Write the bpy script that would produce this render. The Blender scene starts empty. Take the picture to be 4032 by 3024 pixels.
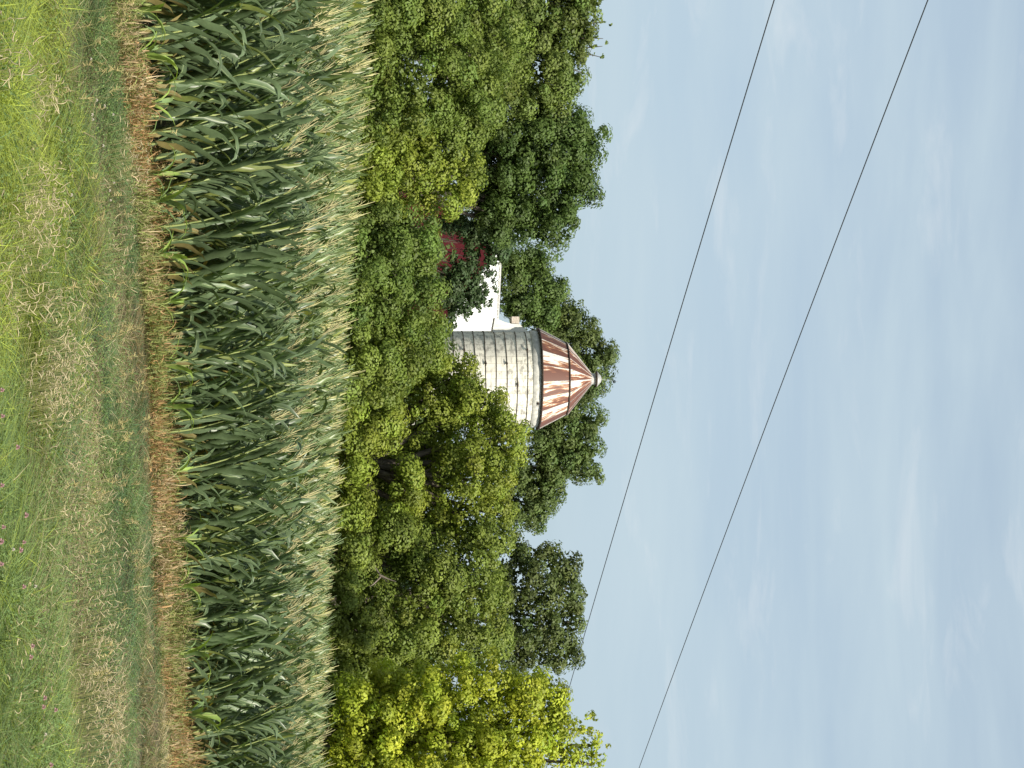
import bpy, bmesh, math, random
import numpy as np
from mathutils import Vector, Matrix

# ------------------------------------------------------------------ camera, light, exposure
SC = bpy.context.scene
COL = SC.collection
R = math.radians
CAM = Vector((0.0, 0.0, 2.0))
F = 8000.0                                   # focal length in photo pixels
PITCH = math.atan(716.0 / F)
fwd = Vector((0, math.cos(PITCH), math.sin(PITCH)))
upv = Vector((0, -math.sin(PITCH), math.cos(PITCH)))
rgt = Vector((1, 0, 0))

cd = bpy.data.cameras.new('camera')
cam = bpy.data.objects.new('camera', cd)
COL.objects.link(cam)
cd.sensor_fit = 'HORIZONTAL'
cd.sensor_width = 36.0
cd.lens = 36.0 * F / 4032.0
cd.clip_start = 0.1
cd.clip_end = 8000.0
# the photograph was taken with the phone turned on its side: world up points to the picture's right
m = Matrix((upv, -rgt, -fwd)).transposed().to_4x4()
m.translation = CAM
cam.matrix_world = m
SC.camera = cam

SUN_EL, SUN_AZ = 44.0, 151.0                  # azimuth clockwise from the viewing direction (+Y)
S = Vector((math.cos(R(SUN_EL)) * math.sin(R(SUN_AZ)), math.cos(R(SUN_EL)) * math.cos(R(SUN_AZ)), math.sin(R(SUN_EL))))
sl = bpy.data.lights.new('sun', 'SUN')
sl.energy = 5.0
sl.angle = R(1.2)
sl.color = (1.0, 0.93, 0.80)
so = bpy.data.objects.new('sun', sl)
COL.objects.link(so)
so.rotation_euler = S.to_track_quat('Z', 'Y').to_euler()

W = bpy.data.worlds.new('World')
SC.world = W
W.use_nodes = True
nt = W.node_tree
nt.nodes.clear()
def N(t, **kw):
    n = nt.nodes.new(t)
    for k, v in kw.items():
        setattr(n, k, v)
    return n
L = lambda a, b: nt.links.new(a, b)
out = N('ShaderNodeOutputWorld'); bg = N('ShaderNodeBackground'); bg.inputs['Strength'].default_value = 0.10
sky = N('ShaderNodeTexSky', sky_type='NISHITA')
sky.sun_disc = False
sky.sun_elevation = R(SUN_EL); sky.sun_rotation = R(SUN_AZ)
sky.air_density = 1.0; sky.dust_density = 2.5; sky.ozone_density = 1.0
tc = N('ShaderNodeTexCoord')
sep = N('ShaderNodeSeparateXYZ'); L(tc.outputs['Generated'], sep.inputs[0])
# thin veil of high cloud: long level streaks
mp = N('ShaderNodeMapping'); mp.inputs['Scale'].default_value = (2.2, 2.2, 15.0); mp.inputs['Location'].default_value = (3.1, 0.4, 1.7)
L(tc.outputs['Generated'], mp.inputs[0])
n1 = N('ShaderNodeTexNoise'); n1.inputs['Scale'].default_value = 2.0; n1.inputs['Detail'].default_value = 7; n1.inputs['Roughness'].default_value = 0.55
n1.inputs['Distortion'].default_value = 0.35
L(mp.outputs[0], n1.inputs['Vector'])
cr = N('ShaderNodeValToRGB'); cr.color_ramp.elements[0].position = 0.36; cr.color_ramp.elements[1].position = 0.74
cr.color_ramp.elements[0].color = (0.62, 0.62, 0.62, 1); cr.color_ramp.elements[1].color = (0.95, 0.95, 0.95, 1)
L(n1.outputs['Fac'], cr.inputs[0])
mp2 = N('ShaderNodeMapping'); mp2.inputs['Scale'].default_value = (5.0, 5.0, 26.0); mp2.inputs['Location'].default_value = (0.7, 2.2, 5.1)
L(tc.outputs['Generated'], mp2.inputs[0])
n2w = N('ShaderNodeTexNoise'); n2w.inputs['Scale'].default_value = 2.2; n2w.inputs['Detail'].default_value = 9; n2w.inputs['Roughness'].default_value = 0.6; n2w.inputs['Distortion'].default_value = 0.5
L(mp2.outputs[0], n2w.inputs['Vector'])
crw = N('ShaderNodeMapRange'); crw.inputs[1].default_value = 0.56; crw.inputs[2].default_value = 0.78; crw.inputs[4].default_value = 0.34
L(n2w.outputs['Fac'], crw.inputs[0])
mxw = N('ShaderNodeMixRGB'); mxw.inputs['Color2'].default_value = (6.1, 6.4, 6.6, 1)
mx = N('ShaderNodeMixRGB'); mx.inputs['Color2'].default_value = (4.3, 5.25, 5.8, 1)
L(cr.outputs[0], mx.inputs['Fac']); L(sky.outputs[0], mx.inputs['Color1'])
L(mx.outputs[0], mxw.inputs['Color1']); L(crw.outputs[0], mxw.inputs['Fac']); L(mxw.outputs[0], bg.inputs['Color']); L(bg.outputs[0], out.inputs[0])

SC.view_settings.view_transform = 'Standard'
SC.view_settings.look = 'None'
SC.view_settings.exposure = 0.42
SC.view_settings.gamma = 1.0
SC.cycles.max_bounces = 6
SC.cycles.transparent_max_bounces = 4
try:
    SC.cycles.use_denoising = True
except Exception:
    pass

# ------------------------------------------------------------------ helpers
rng = np.random.default_rng(11)
random.seed(5)

def P(U, V, D):
    """world point seen at upright photo position U (from left), V (from bottom), at distance y = D"""
    d = rgt * ((U - 1512.0) / F) + upv * ((V - 2016.0) / F) + fwd
    return CAM + d * (D / d.y)

def ground_z(x, y):
    x = np.asarray(x, float); y = np.asarray(y, float)
    yc = 23.6 + 0.75 * x - 0.17 * np.clip(-1 - x, 0, 4) ** 2
    d = np.clip((y - yc) * 0.8, 0, 16)
    z = d * 0.025 * np.clip(0.5 - x / 9.0, 0.0, 1.1) * np.clip(1 - (y - 40) / 40, 0, 1)
    near = np.clip((11.0 - y) / 9.0, 0, 1)
    z = z + 0.35 * near * near * (3 - 2 * near)
    v = np.clip((yc - y - 0.3) / 2.0, 0, 1) * np.clip((y - 9) / 3, 0, 1)
    z = z + v * 0.03 * np.sin(x * 1.1 + y * 0.9) + v * 0.025 * np.sin(x * 2.3 - y * 1.7 + 1)
    return z

def mesh_obj(name, V, Q, mat, parent=None, tint=None, smooth=False, tri=None):
    V = np.asarray(V, np.float32); Q = np.asarray(Q, np.int32)
    me = bpy.data.meshes.new(name)
    me.vertices.add(len(V)); me.vertices.foreach_set('co', V.ravel())
    k = Q.shape[1]
    me.loops.add(Q.size); me.loops.foreach_set('vertex_index', Q.ravel())
    me.polygons.add(len(Q)); me.polygons.foreach_set('loop_start', np.arange(0, Q.size, k, dtype=np.int32))
    if smooth:
        me.polygons.foreach_set('use_smooth', np.ones(len(Q), bool))
    if tint is not None:
        a = me.attributes.new('tint', 'FLOAT_COLOR', 'FACE')
        c = np.ones((len(Q), 4), np.float32); c[:, :3] = tint
        a.data.foreach_set('color', c.ravel())
    me.update(calc_edges=True)
    me.materials.append(mat)
    o = bpy.data.objects.new(name, me)
    COL.objects.link(o)
    if parent is not None:
        o.parent = parent
    return o

def empty(name, loc, label, cat, group=None):
    o = bpy.data.objects.new(name, None); COL.objects.link(o)
    o.location = loc; o['label'] = label; o['category'] = cat
    if group: o['group'] = group
    return o

def tag(o, label=None, cat=None, group=None, kind=None):
    if label: o['label'] = label
    if cat: o['category'] = cat
    if group: o['group'] = group
    if kind: o['kind'] = kind
    return o

class Geo:
    """collects quads with a colour each"""
    def __init__(s): s.V = []; s.Q = []; s.C = []; s.n = 0
    def add(s, V, Q, C):
        V = np.asarray(V, float).reshape(-1, 3); Q = np.asarray(Q, int).reshape(-1, 4)
        C = np.broadcast_to(np.asarray(C, float), (len(Q), 3))
        s.V.append(V); s.Q.append(Q + s.n); s.C.append(C); s.n += len(V)
    def arr(s): return np.concatenate(s.V), np.concatenate(s.Q), np.concatenate(s.C)
    def tube(s, pts, rad, C, k=6, cap=True):
        pts = np.asarray(pts, float); n = len(pts); rad = np.broadcast_to(np.asarray(rad, float), (n,))
        T = np.gradient(pts, axis=0); T /= np.linalg.norm(T, axis=1)[:, None] + 1e-9
        ref = np.array([0.31, 0.95, 0.05]) if abs(T[0][2]) > 0.5 else np.array([0.05, 0.1, 0.99])
        A = np.cross(T, ref); A /= np.linalg.norm(A, axis=1)[:, None] + 1e-9
        B = np.cross(T, A)
        th = np.arange(k) * 2 * math.pi / k
        V = pts[:, None, :] + rad[:, None, None] * (np.cos(th)[None, :, None] * A[:, None, :] + np.sin(th)[None, :, None] * B[:, None, :])
        i = np.arange(n - 1)[:, None]; j = np.arange(k)[None, :]
        Q = np.stack([i * k + j, i * k + (j + 1) % k, (i + 1) * k + (j + 1) % k, (i + 1) * k + j], -1).reshape(-1, 4)
        s.add(V.reshape(-1, 3), Q, C)
    def ribbon(s, pts, side, w, C, fold=0.0, nrm=None):
        """blade of two half-widths along pts; side = sideways unit vectors; fold lifts the edges"""
        pts = np.asarray(pts, float); n = len(pts)
        side = np.broadcast_to(np.asarray(side, float), (n, 3)); w = np.asarray(w, float)[:, None]
        lift = 0 if nrm is None else nrm * w * fold
        V = np.stack([pts - side * w + lift, pts, pts + side * w + lift], 1).reshape(-1, 3)
        i = np.arange(n - 1)[:, None]; j = np.arange(2)[None, :]
        Q = np.stack([i * 3 + j, i * 3 + j + 1, (i + 1) * 3 + j + 1, (i + 1) * 3 + j], -1).reshape(-1, 4)
        s.add(V, Q, C)

# ------------------------------------------------------------------ materials
def new_mat(name):
    mt = bpy.data.materials.new(name); mt.use_nodes = True
    t = mt.node_tree; t.nodes.clear()
    o = t.nodes.new('ShaderNodeOutputMaterial')
    return mt, t, o

def leaf_mat(name, rough=0.5, trans=0.3, gain=(1, 1, 1), spec=0.4, objvar=0.15, tgain=(1.3, 1.35, 0.7), noise=0.0, nscale=3.0):
    mt, t, o = new_mat(name)
    at = t.nodes.new('ShaderNodeAttribute'); at.attribute_name = 'tint'
    oi = t.nodes.new('ShaderNodeObjectInfo')
    mr = t.nodes.new('ShaderNodeMapRange'); mr.inputs[3].default_value = 1 - objvar; mr.inputs[4].default_value = 1 + objvar
    t.links.new(oi.outputs['Random'], mr.inputs[0])
    g = t.nodes.new('ShaderNodeVectorMath'); g.operation = 'MULTIPLY'; g.inputs[1].default_value = gain
    t.links.new(at.outputs['Color'], g.inputs[0])
    sc = t.nodes.new('ShaderNodeVectorMath'); sc.operation = 'SCALE'
    t.links.new(g.outputs[0], sc.inputs[0]); t.links.new(mr.outputs[0], sc.inputs['Scale'])
    last = sc.outputs[0]
    if noise:
        tcn = t.nodes.new('ShaderNodeTexCoord'); nz = t.nodes.new('ShaderNodeTexNoise'); nz.inputs['Scale'].default_value = nscale
        nz.inputs['Detail'].default_value = 3
        t.links.new(tcn.outputs['Object'], nz.inputs['Vector'])
        m2 = t.nodes.new('ShaderNodeMapRange'); m2.inputs[1].default_value = .3; m2.inputs[2].default_value = .7
        m2.inputs[3].default_value = 1 - noise; m2.inputs[4].default_value = 1 + noise
        t.links.new(nz.outputs['Fac'], m2.inputs[0])
        s2 = t.nodes.new('ShaderNodeVectorMath'); s2.operation = 'SCALE'
        t.links.new(last, s2.inputs[0]); t.links.new(m2.outputs[0], s2.inputs['Scale']); last = s2.outputs[0]
    b = t.nodes.new('ShaderNodeBsdfPrincipled'); b.inputs['Roughness'].default_value = rough
    b.inputs['Specular IOR Level'].default_value = spec
    t.links.new(last, b.inputs['Base Color'])
    tr = t.nodes.new('ShaderNodeBsdfTranslucent')
    tg = t.nodes.new('ShaderNodeVectorMath'); tg.operation = 'MULTIPLY'; tg.inputs[1].default_value = tgain
    t.links.new(last, tg.inputs[0]); t.links.new(tg.outputs[0], tr.inputs['Color'])
    mxs = t.nodes.new('ShaderNodeMixShader'); mxs.inputs[0].default_value = trans
    t.links.new(b.outputs[0], mxs.inputs[1]); t.links.new(tr.outputs[0], mxs.inputs[2])
    t.links.new(mxs.outputs[0], o.inputs[0])
    return mt

def noise_mat(name, c1, c2, scale=5.0, rough=0.8, detail=6, metallic=0.0, lo=0.35, hi=0.65, stretch=(1, 1, 1), bump=0.0, spec=0.3):
    mt, t, o = new_mat(name)
    tcn = t.nodes.new('ShaderNodeTexCoord'); mpn = t.nodes.new('ShaderNodeMapping'); mpn.inputs['Scale'].default_value = stretch
    nz = t.nodes.new('ShaderNodeTexNoise'); nz.inputs['Scale'].default_value = scale; nz.inputs['Detail'].default_value = detail
    t.links.new(tcn.outputs['Object'], mpn.inputs[0]); t.links.new(mpn.outputs[0], nz.inputs['Vector'])
    r = t.nodes.new('ShaderNodeValToRGB'); r.color_ramp.elements[0].position = lo; r.color_ramp.elements[1].position = hi
    r.color_ramp.elements[0].color = (*c1, 1); r.color_ramp.elements[1].color = (*c2, 1)
    t.links.new(nz.outputs['Fac'], r.inputs[0])
    b = t.nodes.new('ShaderNodeBsdfPrincipled'); b.inputs['Roughness'].default_value = rough; b.inputs['Metallic'].default_value = metallic
    b.inputs['Specular IOR Level'].default_value = spec
    t.links.new(r.outputs[0], b.inputs['Base Color'])
    if bump:
        bp = t.nodes.new('ShaderNodeBump'); bp.inputs['Strength'].default_value = bump; bp.inputs['Distance'].default_value = 0.02
        t.links.new(nz.outputs['Fac'], bp.inputs['Height']); t.links.new(bp.outputs[0], b.inputs['Normal'])
    t.links.new(b.outputs[0], o.inputs[0])
    return mt

M_leaf = leaf_mat('tree_leaf', rough=0.55, trans=0.34, gain=(1.22, 1.24, 1.10), objvar=0.0, spec=0.3)
M_corn = leaf_mat('corn_leaf', rough=0.38, trans=0.22, objvar=0.16, spec=0.5, tgain=(1.4, 1.6, 0.5), noise=0.18, nscale=9)
M_stalk = leaf_mat('corn_stalk', rough=0.5, trans=0.05, objvar=0.1)
M_tassel = leaf_mat('corn_tassel', rough=0.7, trans=0.25, objvar=0.15, tgain=(1.1, 1.05, 0.8))
M_grass = leaf_mat('grass_blade', rough=0.6, trans=0.3, objvar=0.0, tgain=(1.2, 1.25, 0.7), spec=0.3)
M_bark = noise_mat('bark', (0.05, 0.042, 0.034), (0.12, 0.10, 0.08), 9, 0.9, stretch=(1, 1, 0.25), bump=0.4)
M_bark_pale = noise_mat('pale_bark', (0.13, 0.105, 0.085), (0.24, 0.20, 0.17), 9, 0.9, stretch=(1, 1, 0.25), bump=0.4)
M_soil = noise_mat('field_ground', (0.060, 0.050, 0.028), (0.085, 0.095, 0.035), 1.6, 0.95, lo=0.4, hi=0.6, bump=0.5)
M_hoop = noise_mat('hoop_steel', (0.035, 0.027, 0.024), (0.09, 0.06, 0.045), 14, 0.7, metallic=0.3)
M_cable = noise_mat('power_cable', (0.03, 0.035, 0.04), (0.05, 0.055, 0.06), 3, 0.6)
M_red = noise_mat('red_barn_boards', (0.34, 0.035, 0.045), (0.50, 0.06, 0.07), 3.5, 0.8, stretch=(9, 9, 0.4))
M_white = noise_mat('white_metal_roof', (0.60, 0.60, 0.57), (0.86, 0.86, 0.83), 1.6, 0.5, stretch=(1, 1, 0.6), lo=.3, hi=.5)
M_whitewood = noise_mat('white_boards', (0.62, 0.62, 0.58), (0.80, 0.80, 0.76), 2.5, 0.6, stretch=(5, 5, 0.5))
M_cap = noise_mat('weathered_tin', (0.30, 0.30, 0.29), (0.50, 0.49, 0.46), 12, 0.6, metallic=0.25)
M_hood = noise_mat('hood_boards', (0.42, 0.35, 0.29), (0.62, 0.56, 0.48), 7, 0.75, stretch=(1, 1, 3))

def silo_wall_mat():
    mt, t, o = new_mat('concrete_staves')
    uv = t.nodes.new('ShaderNodeUVMap'); uv.uv_map = 'UVMap'
    br = t.nodes.new('ShaderNodeTexBrick')
    br.offset = 0.5; br.squash = 1.0
    br.inputs['Scale'].default_value = 1.0
    br.inputs['Brick Width'].default_value = 0.458; br.inputs['Row Height'].default_value = 0.34
    br.inputs['Mortar Size'].default_value = 0.008; br.inputs['Mortar Smooth'].default_value = 0.3; br.inputs['Bias'].default_value = -0.25
    br.inputs['Color1'].default_value = (0.88, 0.84, 0.72, 1); br.inputs['Color2'].default_value = (0.62, 0.60, 0.54, 1)
    br.inputs['Mortar'].default_value = (0.36, 0.345, 0.29, 1)
    t.links.new(uv.outputs[0], br.inputs['Vector'])
    # weathering stains
    mpn = t.nodes.new('ShaderNodeMapping'); mpn.inputs['Scale'].default_value = (5.0, 3.0, 1)
    t.links.new(uv.outputs[0], mpn.inputs[0])
    nz = t.nodes.new('ShaderNodeTexNoise'); nz.inputs['Scale'].default_value = 1.0; nz.inputs['Detail'].default_value = 7; nz.inputs['Roughness'].default_value = 0.65
    t.links.new(mpn.outputs[0], nz.inputs['Vector'])
    r = t.nodes.new('ShaderNodeValToRGB'); r.color_ramp.elements[0].position = 0.48; r.color_ramp.elements[1].position = 0.60
    r.color_ramp.elements[0].color = (0, 0, 0, 1); r.color_ramp.elements[1].color = (0.75, 0.75, 0.75, 1)
    t.links.new(nz.outputs['Fac'], r.inputs[0])
    n2 = t.nodes.new('ShaderNodeTexNoise'); n2.inputs['Scale'].default_value = 0.5; n2.inputs['Detail'].default_value = 3
    t.links.new(uv.outputs[0], n2.inputs['Vector'])
    r2 = t.nodes.new('ShaderNodeMapRange'); r2.inputs[1].default_value = 0.3; r2.inputs[2].default_value = 0.5
    t.links.new(n2.outputs['Fac'], r2.inputs[0])
    ml = t.nodes.new('ShaderNodeMath'); ml.operation = 'MULTIPLY'; t.links.new(r.outputs[0], ml.inputs[0]); t.links.new(r2.outputs[0], ml.inputs[1])
    mxn = t.nodes.new('ShaderNodeMixRGB'); mxn.inputs['Color2'].default_value = (0.25, 0.24, 0.215, 1)
    t.links.new(ml.outputs[0], mxn.inputs['Fac']); t.links.new(br.outputs['Color'], mxn.inputs['Color1'])
    b = t.nodes.new('ShaderNodeBsdfPrincipled'); b.inputs['Roughness'].default_value = 0.85
    t.links.new(mxn.outputs[0], b.inputs['Base Color'])
    bp = t.nodes.new('ShaderNodeBump'); bp.inputs['Strength'].default_value = 0.5; bp.inputs['Distance'].default_value = 0.01; bp.invert = True
    t.links.new(br.outputs['Fac'], bp.inputs['Height']); t.links.new(bp.outputs[0], b.inputs['Normal'])
    t.links.new(b.outputs[0], o.inputs[0])
    return mt

def rust_roof_mat(name='rusty_roof_sheet', seed=0.0):
    """rust and bare zinc in streaks that run down each roof sheet: uv.x = sheet number, uv.y = metres up the slope"""
    mt, t, o = new_mat(name)
    uv = t.nodes.new('ShaderNodeUVMap'); uv.uv_map = 'UVMap'
    sp = t.nodes.new('ShaderNodeSeparateXYZ'); t.links.new(uv.outputs[0], sp.inputs[0])
    def math_(op, a, b=None):
        n = t.nodes.new('ShaderNodeMath'); n.operation = op
        for i, v in enumerate((a, b)):
            if v is None: continue
            if isinstance(v, (int, float)): n.inputs[i].default_value = v
            else: t.links.new(v, n.inputs[i])
        return n.outputs[0]
    fl = math_('FLOOR', sp.outputs[0]); fr = math_('SUBTRACT', sp.outputs[0], fl)
    wn = t.nodes.new('ShaderNodeTexWhiteNoise'); wn.noise_dimensions = '1D'; t.links.new(math_('ADD', fl, seed), wn.inputs['W'])
    mpn = t.nodes.new('ShaderNodeMapping'); mpn.inputs['Scale'].default_value = (5.0, 1.0, 1); mpn.inputs['Location'].default_value = (seed, 0, 0)
    t.links.new(uv.outputs[0], mpn.inputs[0])
    nz = t.nodes.new('ShaderNodeTexNoise'); nz.inputs['Scale'].default_value = 1.0; nz.inputs['Detail'].default_value = 9; nz.inputs['Roughness'].default_value = 0.62
    nz.inputs['Distortion'].default_value = 0.25
    t.links.new(mpn.outputs[0], nz.inputs['Vector'])
    # left side of every sheet rusts first, amount differs from sheet to sheet
    a = math_('MULTIPLY', wn.outputs['Value'], 0.55)
    b_ = math_('MULTIPLY', fr, -0.55)
    v = math_('ADD', math_('ADD', a, b_), math_('MULTIPLY', math_('SUBTRACT', nz.outputs['Fac'], 0.5), 2.1))
    v = math_('ADD', v, 0.31)
    r = t.nodes.new('ShaderNodeValToRGB')
    e = r.color_ramp.elements
    e[0].position = 0.0; e[0].color = (0.62, 0.60, 0.58, 1)
    e[1].position = 0.38; e[1].color = (0.12, 0.046, 0.030, 1)
    x = e.new(0.07); x.color = (0.62, 0.55, 0.46, 1)
    x = e.new(0.14); x.color = (0.44, 0.25, 0.13, 1)
    x = e.new(0.23); x.color = (0.22, 0.085, 0.045, 1)
    t.links.new(v, r.inputs[0])
    b = t.nodes.new('ShaderNodeBsdfPrincipled'); b.inputs['Roughness'].default_value = 0.6
    t.links.new(r.outputs[0], b.inputs['Base Color']); t.links.new(b.outputs[0], o.inputs[0])
    return mt
M_stave = silo_wall_mat()
M_roof = rust_roof_mat('rusty_roof_sheet', 3.0)
M_roof2 = rust_roof_mat('rusty_upper_sheet', 41.0)

# ------------------------------------------------------------------ ground
xs = np.concatenate([[-3000, -1200, -500, -200, -90, -50, -30, -20], np.arange(-14, 14.1, 0.5), [20, 30, 50, 90, 200, 500, 1200, 3000]])
ys = np.concatenate([[-300, -60, -15, -5], np.arange(0, 60.1, 0.5), [65, 72, 80, 95, 120, 160, 250, 400, 800, 1800, 5000]])
XX, YY = np.meshgrid(xs, ys)
ZZ = ground_z(XX, YY)
V = np.stack([XX, YY, ZZ], -1).reshape(-1, 3)
nx = len(xs); ny = len(ys)
i, j = np.meshgrid(np.arange(nx - 1), np.arange(ny - 1))
q = (j * nx + i).ravel()
o = mesh_obj('ground', V, np.stack([q, q + 1, q + nx + 1, q + nx], -1), M_soil, smooth=True)
o['kind'] = 'structure'

# ------------------------------------------------------------------ silo
def lathe(prof, seg, a0=0.0):
    V = []; Q = []
    for (r, z) in prof:
        for k in range(seg):
            th = a0 + k * 2 * math.pi / seg
            V.append((r * math.cos(th), r * math.sin(th), z))
    for a in range(len(prof) - 1):
        for k in range(seg):
            Q.append((a * seg + k, a * seg + (k + 1) % seg, (a + 1) * seg + (k + 1) % seg, (a + 1) * seg + k))
    return np.array(V), np.array(Q)

def set_uv(o, f):
    """f(face index, corner vertex index) -> (u, v)"""
    me = o.data; ul = me.uv_layers.new(name='UVMap')
    for p in me.polygons:
        for li, vi in zip(p.loop_indices, p.vertices):
            ul.data[li].uv = f(p.index, vi)

DS = 90.0
sc_px = DS / F
c0 = P(1492, 2118, DS)
SX, SY, ZE = c0.x, DS, c0.z                      # silo axis and eave height
RS = 189 * sc_px
silo = empty('farm_silo', (SX, SY, 0), 'round white concrete stave silo with steel hoops and a rusty cone roof', 'silo')
SEG = 80
V, Q = lathe([(RS, -0.2), (RS, ZE)], SEG)
w = mesh_obj('wall', V, Q, M_stave, silo, smooth=True)
circ = 2 * math.pi * RS
def fuv(fi, vi):
    k = fi % SEG; kk = vi % SEG
    u = kk if not (k == SEG - 1 and kk == 0) else SEG
    return ((0.0 if vi < SEG else ZE + 0.2), u / SEG * 40 * 0.34)
set_uv(w, fuv)
# smooth pale band under the eave
V, Q = lathe([(RS + 0.012, ZE - 0.42), (RS + 0.03, ZE - 0.40), (RS + 0.03, ZE + 0.0), (RS - 0.05, ZE + 0.0)], SEG)
mesh_obj('eave_band', V, Q, M_cap if False else noise_mat('pale_band', (0.42, 0.42, 0.39), (0.62, 0.61, 0.56), 6, 0.8), silo, smooth=False)
# hoops, each with its lug
hz = 40.8 * sc_px
zt = P(1492, 1600 + 925 / 1.843, DS).z
lug_th = {0: 0.52, 1: -0.62, 2: 0.12, 3: -0.31, 5: -0.31, 7: -0.62, 4: 0.75, 6: 0.8}
zz = zt; kk = 0
while zz > 0.3:
    V, Q = lathe([(RS + 0.004, zz - 0.013), (RS + 0.022, zz - 0.013), (RS + 0.025, zz), (RS + 0.022, zz + 0.013), (RS + 0.004, zz + 0.013), (RS + 0.004, zz - 0.013)], SEG)
    V = V + rng.normal(0, 0.0, V.shape)
    V[:, 2] += 0.012 * np.sin(np.arctan2(V[:, 1], V[:, 0]) * 3 + kk * 2.1)
    h = mesh_obj('hoop', V, Q, M_hoop, silo, smooth=True)
    th = -math.pi / 2 + lug_th.get(kk, (-0.62, 0.12, 0.5, -0.31)[kk % 4])
    bm = bmesh.new(); bmesh.ops.create_cube(bm, size=1.0)
    bmesh.ops.scale(bm, vec=(0.11, 0.07, 0.075), verts=bm.verts)
    bmesh.ops.bevel(bm, geom=bm.edges[:], offset=0.02, segments=1, affect='EDGES')
    bmesh.ops.create_cone(bm, cap_ends=True, segments=6, radius1=0.014, radius2=0.014, depth=0.24, matrix=Matrix.Translation((0, -0.02, 0)) @ Matrix.Rotation(math.pi / 2, 4, 'Y'))
    bmesh.ops.transform(bm, matrix=Matrix.Translation((math.cos(th) * (RS + 0.06), math.sin(th) * (RS + 0.06), zz)) @ Matrix.Rotation(th + math.pi / 2, 4, 'Z'), verts=bm.verts)
    me = bpy.data.meshes.new('lug'); bm.to_mesh(me); bm.free(); me.materials.append(M_hoop)
    lo = bpy.data.objects.new('lug', me); COL.objects.link(lo); lo.parent = h
    zz -= hz; kk += 1
# roof: two slopes of flat sheets
ZB = P(1492, 2228, DS).z; ZT = P(1492, 2326, DS).z
RE, RB, RT = 200 * sc_px, 143 * sc_px, 26 * sc_px
NF = 20
def cone_roof(name, r0, z0, r1, z1, mat, a0):
    V, Q = lathe([(r0, z0), (r1, z1)], NF, a0)
    n0 = len(V)
    V2 = V * 1.0; V2[:, 2] -= 0.02
    o = mesh_obj(name, V, Q, mat, silo)
    def f(fi, vi):
        k = fi % NF; kk = vi % NF
        u = kk if not (k == NF - 1 and kk == 0) else NF
        return (NF - u + 0.001 if u != k else NF - u - 0.001, 0.0 if vi < NF else math.hypot(r0 - r1, z1 - z0))
    set_uv(o, f)
    return o
A0 = -math.pi / 2 + 0.05
lowr = cone_roof('lower_roof', RE, ZE + 0.015, RB, ZB, M_roof, A0)
upr = cone_roof('upper_roof', RB + 0.03, ZB + 0.03, RT, ZT, M_roof2, A0)
for k in range(NF):
    a = A0 + k * 2 * math.pi / NF
    g = Geo()
    g.tube([(r * math.cos(a), r * math.sin(a), z) for r, z in ((RE, ZE + 0.02), (RB, ZB + 0.005))], 0.012, (1, 1, 1), 5)
    V, Q, C = g.arr(); mesh_obj('seam', V, Q, M_cap, lowr)
    g = Geo()
    g.tube([(r * math.cos(a), r * math.sin(a), z) for r, z in ((RB + 0.03, ZB + 0.035), (RT, ZT))], 0.011, (1, 1, 1), 5)
    V, Q, C = g.arr(); mesh_obj('seam', V, Q, M_cap, upr)
def ring(name, r, z, t, mat, seg=NF, a0=A0, par=silo):
    V, Q = lathe([(r - t, z - t), (r + t, z - t), (r + t, z + t), (r - t, z + t), (r - t, z - t)], seg, a0)
    return mesh_obj(name, V, Q, mat, par)
ring('eave_trim', RE, ZE - 0.01, 0.035, M_hoop)
ring('roof_break_trim', RB + 0.01, ZB + 0.0, 0.035, M_hoop)
# cap ventilator
Z2 = P(1492, 2350, DS).z; Z3 = P(1492, 2366, DS).z
V, Q = lathe([(0.0, ZT - 0.03), (0.29, ZT - 0.03), (0.31, ZT + 0.02), (0.25, ZT + 0.05), (0.25, Z2 - 0.04), (0.27, Z2 - 0.02)], 16)
vent = mesh_obj('ventilator', V, Q, M_cap, silo, smooth=False)
V, Q = lathe([(0.0, Z2 - 0.02), (0.34, Z2 - 0.02), (0.35, Z2 + 0.01), (0.14, Z3), (0.0, Z3 + 0.03)], 16)
mesh_obj('vent_cap', V, Q, M_cap, vent)
ring('vent_rim', 0.335, Z2 - 0.03, 0.022, M_hoop, 16, 0, vent)
zb = P(1503, 2419, DS)
g = Geo(); g.tube([(0, 0, Z3), (0.06, 0, (Z3 + zb.z) / 2), (zb.x - SX, 0, zb.z + 0.18)], [0.012, 0.009, 0.006], (1, 1, 1), 6)
V, Q, C = g.arr(); rod = mesh_obj('lightning_rod', V, Q, M_cap, silo)
bm = bmesh.new(); bmesh.ops.create_uvsphere(bm, u_segments=12, v_segments=8, radius=0.075, matrix=Matrix.Translation((zb.x - SX, 0, zb.z)))
me = bpy.data.meshes.new('glass_ball'); bm.to_mesh(me); bm.free(); me.materials.append(noise_mat('dark_glass', (0.05, 0.07, 0.08), (0.08, 0.1, 0.12), 3, 0.2))
lo = bpy.data.objects.new('glass_ball', me); COL.objects.link(lo); lo.parent = rod
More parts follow.
